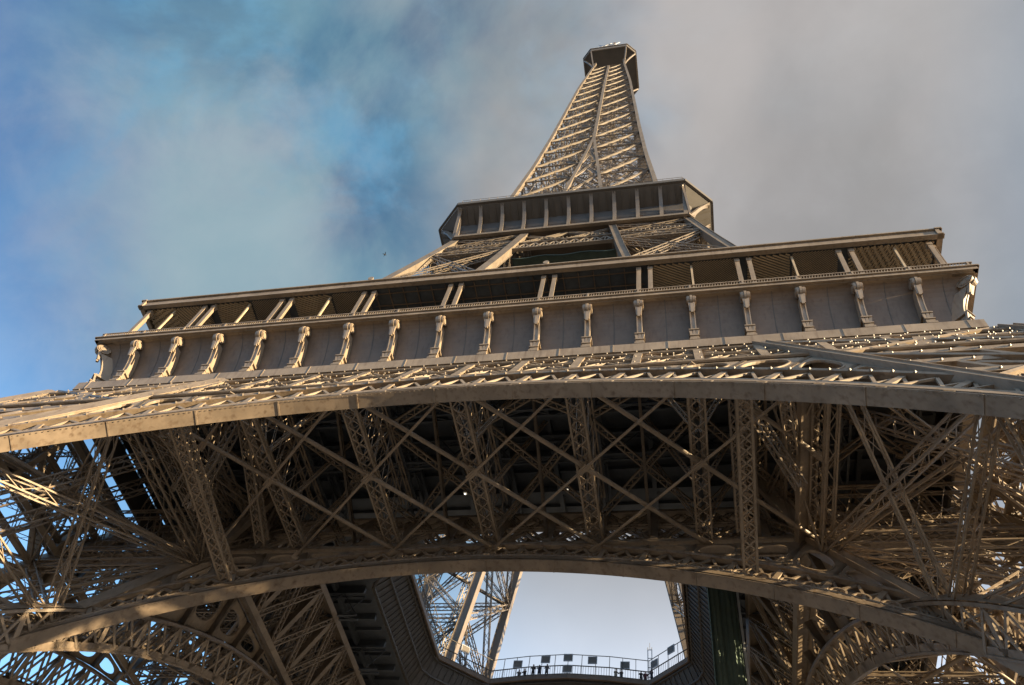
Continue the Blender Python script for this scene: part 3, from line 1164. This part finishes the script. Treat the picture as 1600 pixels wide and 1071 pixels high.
for k in range(len(ns)-1):
    z0, z1 = ns[k], ns[k+1]
    c0, c1 = I(z0), I(z1)
    wd_ = 0.34 if z0 < 200 else 0.27
    for sg in (-1, 1):
        a0, a1, b0, b1 = facev(sg*c0, z0), facev(sg*c1, z1), facev(sg*W(z0), z0), facev(sg*W(z1), z1)
        rise, fall = ((a0, b1), (b0, a1)) if sg > 0 else ((b0, a1), (a0, b1))
        fl.flat(rise[0], rise[1], wd_, N3, 0.10, 0.06, 0.30, wd_)
        fl.bar(rise[0], rise[1], wd_*0.3, 0.05, N3)
        bk = Vector((0, 0.4, 0))
        fl.flat(fall[0]+bk, fall[1]+bk, wd_, N3, 0.10, 0.06, 0.30, wd_)
        fl.flat(a1, b1, wd_*0.8, N3, 0.08, 0.06, 0.2)
        m = (a0+a1+b0+b1)/4
        # fine secondary lattice filling the panel
        nn = 4
        for i in range(nn+1):
            t = i/nn
            fine.bar(a0.lerp(b0, t)+Vector((0, 0.25, 0)), a1.lerp(b1, t)+Vector((0, 0.25, 0)), 0.08, 0.08, N3)
        for j in range(1, 4):
            fine.bar(a0.lerp(a1, j/4), b0.lerp(b1, j/4), 0.07, 0.08, N3)
        for i in range(nn):
            for j in range(4):
                p = a0.lerp(b0, i/nn).lerp(a1.lerp(b1, i/nn), j/4)
                q = a0.lerp(b0, (i+1)/nn).lerp(a1.lerp(b1, (i+1)/nn), (j+1)/4)
                p2 = a0.lerp(b0, (i+1)/nn).lerp(a1.lerp(b1, (i+1)/nn), j/4)
                q2 = a0.lerp(b0, i/nn).lerp(a1.lerp(b1, i/nn), (j+1)/4)
                if (i+j) % 2:
                    fine.bar(p+Vector((0, 0.3, 0)), q+Vector((0, 0.3, 0)), 0.05, 0.05, N3)
                else:
                    fine.bar(p2+Vector((0, 0.3, 0)), q2+Vector((0, 0.3, 0)), 0.05, 0.05, N3)
    if c0 > 0.6:
        fl.flat(facev(-c0, z0), facev(c1, z1), 0.4, N3, 0.12, 0.07, 0.25)
        fl.flat(facev(c0, z0), facev(-c1, z1), 0.4, N3, 0.12, 0.07, 0.25)
    # floor diaphragm quarter
    fine.flat((-W(z1), -W(z1), z1), (0, 0, z1), 0.5, (0, 0, 1), 0.1, 0.06, 0.2)
    fine.flat((0, -W(z1), z1), (W(z1), 0, z1), 0.4, (0, 0, 1), 0.1, 0.06, 0.2)
fl.build('spire_lattice', PAINT_UP, sp)
fine.build('secondary_lattice', PAINT_UP, sp)
four(sp, tower)
ls = MB()
for z in np.arange(117, 268, 3.0):
    for x, y in ((-2, -2), (2, -2), (2, 2), (-2, 2)):
        ls.bar((x, y, z), (x, y, z+3), 0.25, 0.25, (0, 1, 0))
    ls.bar((-2, -2, z), (2, -2, z+3), 0.12)
    ls.bar((2, 2, z), (-2, 2, z+3), 0.12)
    ls.bar((-2, 2, z), (-2, -2, z+3), 0.12)
    ls.bar((2, -2, z), (2, 2, z+3), 0.12)
ls.build('lift_shaft', PAINT_UP, tower)

# ---- top platform
tp = MB()
rings = [octa(5.6, 4.6, 270.5), octa(8.1, 5.6, 275.4), octa(8.4, 5.8, 275.0), octa(8.4, 5.8, 277.0)]
octa_solid(tp, rings[1:])
tp.f.append(tuple(range(len(tp.v), len(tp.v)+8)))
tp.v.extend(tuple(p) for p in rings[-1])
tp.f.append(tuple(range(len(tp.v), len(tp.v)+8))[::-1])
tp.v.extend(tuple(p) for p in rings[1])
top = tp.build('top_platform', SOFFITM, tower)
ct = MB()
for i in range(8):
    a, b = octa(8.5, 5.9, 277.1)[i], octa(8.5, 5.9, 277.1)[(i+1) % 8]
    ct.bar(a, b, 0.25, 0.35)
    a, b = octa(8.3, 5.75, 274.7)[i], octa(8.3, 5.75, 274.7)[(i+1) % 8]
    ct.bar(a, b, 0.3, 0.3)
ct.build('platform_trim', PAINT_UP, top)
tb = MB()
for k in range(4):
    rm = Matrix.Rotation(k*math.pi/2, 4, 'Z')
    for sx in (-1, 1):
        prev = None
        for j in range(9):
            t = j/8
            q = rm @ Vector((sx*(4.5+1.1*t), -(4.7+3.5*t**1.8), 264+10.6*t))
            if prev is not None:
                tb.bar(prev, q, 0.4, 0.4, (0, 1, 0))
            prev = q
tb.build('platform_bracket', PAINT_UP, top)
cb = MB()
octa_solid(cb, [octa(6.6, 4.6, 277.0), octa(6.6, 4.6, 281.5), octa(4.2, 3.0, 284.0)])
cb.bar((0, 0, 283), (0, 0, 322), 0.9, 0.9, (0, 1, 0))
cb.build('top_cabin', PLATE, top)
an = MB()
for a, b in (((-3.2, -8.0, 279.0), (0.8, -8.0, 283.4)), ((3.2, -8.0, 279.0), (-0.8, -8.0, 283.4)), ((-1.4, -8.0, 277), (-1.4, -8.0, 281.6)),
             ((1.4, -8.0, 277), (1.4, -8.0, 281.6)), ((-3.0, -8.0, 280.4), (3.0, -8.0, 280.4)), ((-3.4, -8, 283.6), (-1.4, -8, 280.4)), ((3.4, -8, 283.6), (1.4, -8, 280.4))):
    an.bar(a, b, 0.26, 0.26, (0, 1, 0))
for x in (4.6, 5.2, -4.8, -3.6):
    an.bar((x, -8.0, 277), (x, -8.0, 280.4), 0.18, 0.18, (0, 1, 0))
an.build('antenna', STEELG, top)

# ------------------------------------------------------------------ things of their own
# green netting
nm = MB()
def curtain(mb, a, b, z0, z1, amp, n=26):
    a = Vector(a); b = Vector(b)
    d = (b-a)
    nn = Vector((-d.y, d.x, 0)).normalized()
    cols = []
    rnd = random.Random(3)
    for i in range(n+1):
        f = i/n
        o = nn*(amp*math.sin(f*14+1.3)*0.6+amp*0.5*math.sin(f*33))
        col_ = []
        for j in range(9):
            z = z0+(z1-z0)*j/8
            col_.append(Vector((0, 0, z))+a+d*f+o*(1.15-0.5*j/8)+nn*rnd.uniform(-1, 1)*amp*0.15)
        cols.append(col_)
    for i in range(n):
        mb.strip(cols[i], cols[i+1])
curtain(nm, (15.4, -10.0, 0), (17.6, -9.4, 0), 38.5, 53.4, 0.14)
curtain(nm, (17.6, -9.4, 0), (17.6, -6.0, 0), 38.5, 53.4, 0.1)
curtain(nm, (15.4, -6.6, 0), (15.4, -10.0, 0), 38.5, 53.4, 0.1)
net = nm.build('safety_net', NETM)
tag(net, 'tall green scaffolding net hanging below the first floor beside the central opening', 'netting')
wm = MB()
wm.bar((17.75, -10.0, 38.0), (17.75, -10.0, 53.4), 0.16, 0.35, (0, 1, 0))
wm.build('edge_pole', WHITEM, net)
n2 = MB()
for i in range(12):
    xa, xb = -7.2+14.4*i/12, -7.2+14.4*(i+1)/12
    za, zb = 103.0-0.25*math.sin(i*1.3), 103.0-0.25*math.sin((i+1)*1.3)
    n2.face([(xa, -18.0, za), (xb, -18.0, zb), (xb, 8, zb), (xa, 8, za)])
    n2.face([(xa, -18.0, za), (xa, -18.0, za-0.25), (xb, -18.0, zb-0.25), (xb, -18.0, zb)])
net2 = n2.build('safety_net', material('dark_green_net', (0.03, 0.048, 0.038), 0.85, 0.3, 0.8))
tag(net2, 'dark green net stretched flat between the upper legs under the second gallery', 'netting')

# sign boards on the guard rail
def board(x, y, z, rz, label, w=0.95, h=0.85):
    e = bpy.data.objects.new('sign_board', None)
    COL.objects.link(e)
    e.location = (x, y, z)
    e.rotation_euler = (0, 0, rz)
    tag(e, label, 'sign', 'sign boards along the guard rail of the opening')
    m = MB()
    m.box((0, 0, 0), w, 0.05, h)
    m.build('panel', SIGNM, e)
    m = MB()
    for s in (-1, 1):
        m.bar((s*w/2, 0, -h/2-0.03), (s*w/2, 0, h/2+0.03), 0.07, 0.09, (0, 1, 0))
        m.bar((-w/2-0.03, 0, s*h/2), (w/2+0.03, 0, s*h/2), 0.09, 0.07, (0, 1, 0))
    m.build('frame', STEELG, e)
YB = lambda x: float(np.interp(abs(x), [0, 4.6, 8.8], [10.65, 11.0, 11.7]))-0.12
for x, z, lab in ((-5.5, 59.2, 'dark square sign high on the guard rail above the crouching pair of visitors'),
                  (-2.35, 59.6, 'dark square sign high on the guard rail just above the three standing visitors'),
                  (0.18, 59.72, 'upper of the two dark square signs stacked at the middle of the far guard rail'),
                  (0.2, 58.3, 'lower of the two dark square signs stacked at the middle of the far guard rail'),
                  (2.85, 59.55, 'dark square sign on the far guard rail next right of the stacked pair'),
                  (6.35, 59.25, 'dark square sign on the far guard rail above the pair in pale coats'),
                  (9.5, 59.3, 'dark square sign at the corner of the guard rail beside the thin twin-pole mast')):
    yy = YB(x) if x < 9 else 10.95
    board(x, yy, z, 0.0 if x < 9 else -0.7, lab)
board(11.4, 9.25, 59.8, -0.72, 'rightmost dark sign, on the slanting side of the guard rail right of the mast')
board(-11.3, 9.3, 59.8, 0.72, 'leftmost dark sign, on the slanting side of the guard rail near the left legs')
# mast
ms = bpy.data.objects.new('mast', None)
COL.objects.link(ms)
ms.location = (8.95, 12.4, 57.5)
tag(ms, 'thin twin-pole mast standing behind the guard rail of the central opening', 'mast')
m = MB()
for s in (-0.22, 0.22):
    m.bar((s, 0, 0), (s, 0, 5.0), 0.09, 0.09, (0, 1, 0))
for z in (1.2, 2.4, 3.6, 4.7):
    m.bar((-0.22, 0, z), (0.22, 0, z), 0.06)
m.build('pole', STEELG, ms)
m = MB()
m.bar((0, 0, 4.7), (0, 0, 5.6), 0.06, 0.06, (0, 1, 0))
m.build('aerial', STEELG, ms)

# visitors at the guard rail
def skin_mesh(name, V, E, rad):
    me = bpy.data.meshes.new(name+'_cage')
    me.from_pydata(V, E, [])
    o = bpy.data.objects.new(name+'_cage', me)
    COL.objects.link(o)
    o.modifiers.new('s', 'SKIN')
    sv = me.skin_vertices[0].data
    for i, r in enumerate(rad):
        sv[i].radius = (r, r) if not isinstance(r, tuple) else r
        sv[i].use_root = (i == 0)
    sb = o.modifiers.new('b', 'SUBSURF')
    sb.levels = 1
    sb.render_levels = 1
    dg = bpy.context.evaluated_depsgraph_get()
    res = bpy.data.meshes.new_from_object(o.evaluated_get(dg))
    bpy.data.objects.remove(o)
    res.name = name
    return res
def person(x, y, z, rz, h, top_col, leg_col, hair_col, label, lean=0.12, arm='rail', crouch=0.0, group='visitors at the guard rail'):
    e = bpy.data.objects.new('person', None)
    COL.objects.link(e)
    e.location = (x, y, z)
    e.rotation_euler = (0, 0, rz)
    e.scale = (h/1.75,)*3
    tag(e, label, 'person', group)
    dz = -crouch
    V = [(0, 0, 0.95+dz), (0, -lean*0.3, 1.15+dz), (0, -lean*0.8, 1.38+dz), (0, -lean, 1.50+dz), (0, -lean*1.15, 1.58+dz), (0, -lean*1.2, 1.70+dz)]
    E = [(0, 1), (1, 2), (2, 3), (3, 4), (4, 5)]
    rd = [(0.16, 0.12), (0.15, 0.11), (0.17, 0.11), 0.06, 0.085, 0.08]
    for s in (-1, 1):
        i = len(V)
        V += [(s*0.10, 0.0, 0.86+dz), (s*0.11, -0.03-crouch*0.6, 0.48+dz*0.5), (s*0.11, 0.03, 0.09), (s*0.12, -0.14, 0.04)]
        E += [(0, i), (i, i+1), (i+1, i+2), (i+2, i+3)]
        rd += [0.10, 0.07, 0.05, 0.04]
        i = len(V)
        if arm == 'rail':
            V += [(s*0.20, -lean*0.8, 1.40+dz), (s*0.27, -lean-0.08, 1.14+dz), (s*0.20, -lean-0.30, 1.12+dz), (s*0.18, -lean-0.37, 1.12+dz)]
        elif arm == 'camera':
            V += [(s*0.20, -lean*0.8, 1.40+dz), (s*0.25, -lean-0.15, 1.22+dz), (s*0.09, -lean-0.27, 1.45+dz), (s*0.06, -lean-0.29, 1.51+dz)]
        else:
            V += [(s*0.20, -lean*0.8, 1.40+dz), (s*0.26, 0.0, 1.13+dz), (s*0.25, -0.06, 0.90+dz), (s*0.25, -0.08, 0.83+dz)]
        E += [(2, i), (i, i+1), (i+1, i+2), (i+2, i+3)]
        rd += [0.065, 0.05, 0.038, 0.04]
    me = skin_mesh('body', V, E, rd)
    mt = material('coat', top_col, 0.8)
    ml = material('trousers', leg_col, 0.8)
    me.materials.clear()
    for mm in (SKIN, mt, ml):
        me.materials.append(mm)
    for p in me.polygons:
        c = p.center
        if c.z > 1.47+dz or (c.y < -lean-0.28 and c.z > 0.9+dz):
            p.material_index = 0
        elif c.z > 0.84+dz:
            p.material_index = 1
        else:
            p.material_index = 2
        p.use_smooth = True
    o = bpy.data.objects.new('body', me)
    COL.objects.link(o)
    o.parent = e
    m = MB()
    hc = Vector((0, -lean*1.2+0.02, 1.69+dz))
    n = 10
    rows = []
    for j in range(5):
        ph = j/4*math.pi*0.55
        rows.append([hc+Vector((0.095*math.sin(ph)*math.cos(2*math.pi*k/n), 0.105*math.sin(ph)*math.sin(2*math.pi*k/n)+0.02, 0.10*math.cos(ph))) for k in range(n+1)])
    for j in range(4):
        m.strip(rows[j], rows[j+1])
    m.build('hair', material('hair', hair_col, 0.7), e, smooth=True)
dark, navy, pale, red, grey = (0.02, 0.02, 0.025), (0.02, 0.03, 0.07), (0.42, 0.38, 0.32), (0.14, 0.03, 0.03), (0.12, 0.12, 0.13)
def gy(x):
    return YB(x)+0.55
person(-5.35, gy(-5.35), 57.51, 0.2, 1.6, grey, dark, dark, 'visitor in a grey jacket crouching at the guard rail, left one of the crouching pair', 0.15, 'rail', 0.35)
person(-4.65, gy(-4.65), 57.51, -0.3, 1.6, dark, navy, (0.06, 0.04, 0.02), 'visitor in a dark coat crouching at the guard rail, right one of the crouching pair', 0.15, 'rail', 0.3)
person(-3.75, gy(-3.75), 57.51, 0.1, 1.8, dark, dark, dark, 'visitor in black leaning on the rail, left one of the three standing together', 0.12, 'rail')
person(-3.05, gy(-3.05), 57.51, -0.2, 1.75, navy, dark, (0.05, 0.03, 0.02), 'visitor in navy holding a camera up, middle one of the three standing together', 0.08, 'camera')
person(-2.2, gy(-2.2), 57.51, 0.15, 1.78, grey, dark, dark, 'visitor in a grey coat, right one of the three standing together', 0.1, 'rail')
person(5.3, gy(5.3), 57.51, 0.4, 1.62, pale, grey, (0.07, 0.05, 0.03), 'visitor in a pale coat bending over the rail, left of two below a sign', 0.22, 'rail', 0.25)
person(5.95, gy(5.95), 57.51, -0.2, 1.6, grey, dark, dark, 'visitor in a grey coat bending over the rail, right of two below a sign', 0.2, 'rail', 0.2)
person(8.0, gy(8.0), 57.51, 0.2, 1.6, dark, dark, dark, 'visitor in black near the mast, left one of the three by the corner', 0.1, 'rail')
person(8.45, gy(8.45)+0.2, 57.51, -0.1, 1.75, red, dark, dark, 'visitor in dark red near the mast, middle one of the three', 0.08, 'down')
person(9.15, 12.0, 57.51, -0.5, 1.78, navy, dark, (0.05, 0.03, 0.02), 'visitor in navy near the mast, right one of the three by the corner', 0.1, 'rail')

# small floodlights on the gallery roof edge
def flood(x, label):
    e = bpy.data.objects.new('floodlight', None)
    COL.objects.link(e)
    e.location = (x, -34.75, ZR+0.99)
    tag(e, label, 'floodlight', 'floodlights on the roof edge of the first gallery')
    m = MB()
    m.bar((0, 0, 0), (0, 0, 0.35), 0.1, 0.1, (0, 1, 0))
    m.bar((-0.25, 0, 0.3), (0.25, 0, 0.3), 0.06)
    m.build('stand', STEELG, e)
    m = MB()
    n = 12
    m.prism([(0.22*math.cos(2*math.pi*k/n), -0.25, 0.5+0.22*math.sin(2*math.pi*k/n)) for k in range(n)], (0, 0.45, 0))
    m.prism([(0.27*math.cos(2*math.pi*k/n), -0.3, 0.5+0.27*math.sin(2*math.pi*k/n)) for k in range(n)], (0, 0.06, 0))
    m.build('lamp_head', LAMPM, e)
flood(3.75, 'small pale floodlight on the roof edge, in front of the dark green net')
flood(-12.3, 'small pale floodlight on the roof edge, in front of the left upper leg')

def bulkhead(x, y, label):
    e = bpy.data.objects.new('ceiling_lamp', None)
    COL.objects.link(e)
    e.location = (x, y, 50.2)
    tag(e, label, 'lamp', 'lamps under the first floor')
    m = MB()
    m.bar((0, 0, 0), (0, 0, 1.2), 0.07, 0.07, (0, 1, 0))
    m.box((0, 0, 0.05), 0.34, 0.34, 0.1)
    m.build('fitting', STEELG, e)
    m = MB()
    m.ball((0, 0, -0.05), 0.06)
    m.build('bulb', GLOW, e)
GLOW = bpy.data.materials.new('lamp_glow')
GLOW.use_nodes = True
_b = GLOW.node_tree.nodes['Principled BSDF']
_b.inputs['Emission Color'].default_value = (1.0, 0.85, 0.62, 1)
_b.inputs['Emission Strength'].default_value = 2.5
bulkhead(-13.32, -22.4, 'small lit lamp under the dark first floor, leftmost of the three in a row')
bulkhead(-3.29, -22.2, 'small lit lamp under the dark first floor, middle one of the three')
bulkhead(5.0, -22.2, 'small lit lamp under the dark first floor, rightmost of the three')

# bird far off on the left
bm_ = MB()
bm_.bar((-0.22, 0, 0), (0.25, 0, 0), 0.13, 0.12)
bm_.bar((0.25, 0, 0.02), (0.36, 0, 0.02), 0.08, 0.08)
bm_.face([(-0.1, 0.05, 0.03), (0.14, 0.05, 0.03), (0.06, 0.42, 0.18), (-0.06, 0.42, 0.18)])
bm_.face([(0.06, 0.42, 0.18), (-0.06, 0.42, 0.18), (-0.14, 0.78, 0.1)])
bm_.face([(-0.1, -0.05, 0.03), (0.14, -0.05, 0.03), (0.06, -0.42, 0.18), (-0.06, -0.42, 0.18)])
bm_.face([(0.06, -0.42, 0.18), (-0.06, -0.42, 0.18), (-0.14, -0.78, 0.1)])
bm_.face([(-0.22, 0.05, 0), (-0.22, -0.05, 0), (-0.45, -0.13, 0), (-0.45, 0.13, 0)])
bird = bm_.build('bird', BIRDM)
bird.location = (-26.06, -19.44, 105.2)
bird.rotation_euler = (0.2, -0.1, 0.6)
bird.scale = (0.7, 0.7, 0.7)
tag(bird, 'tiny dark bird flying in the blue sky left of the second gallery', 'bird')
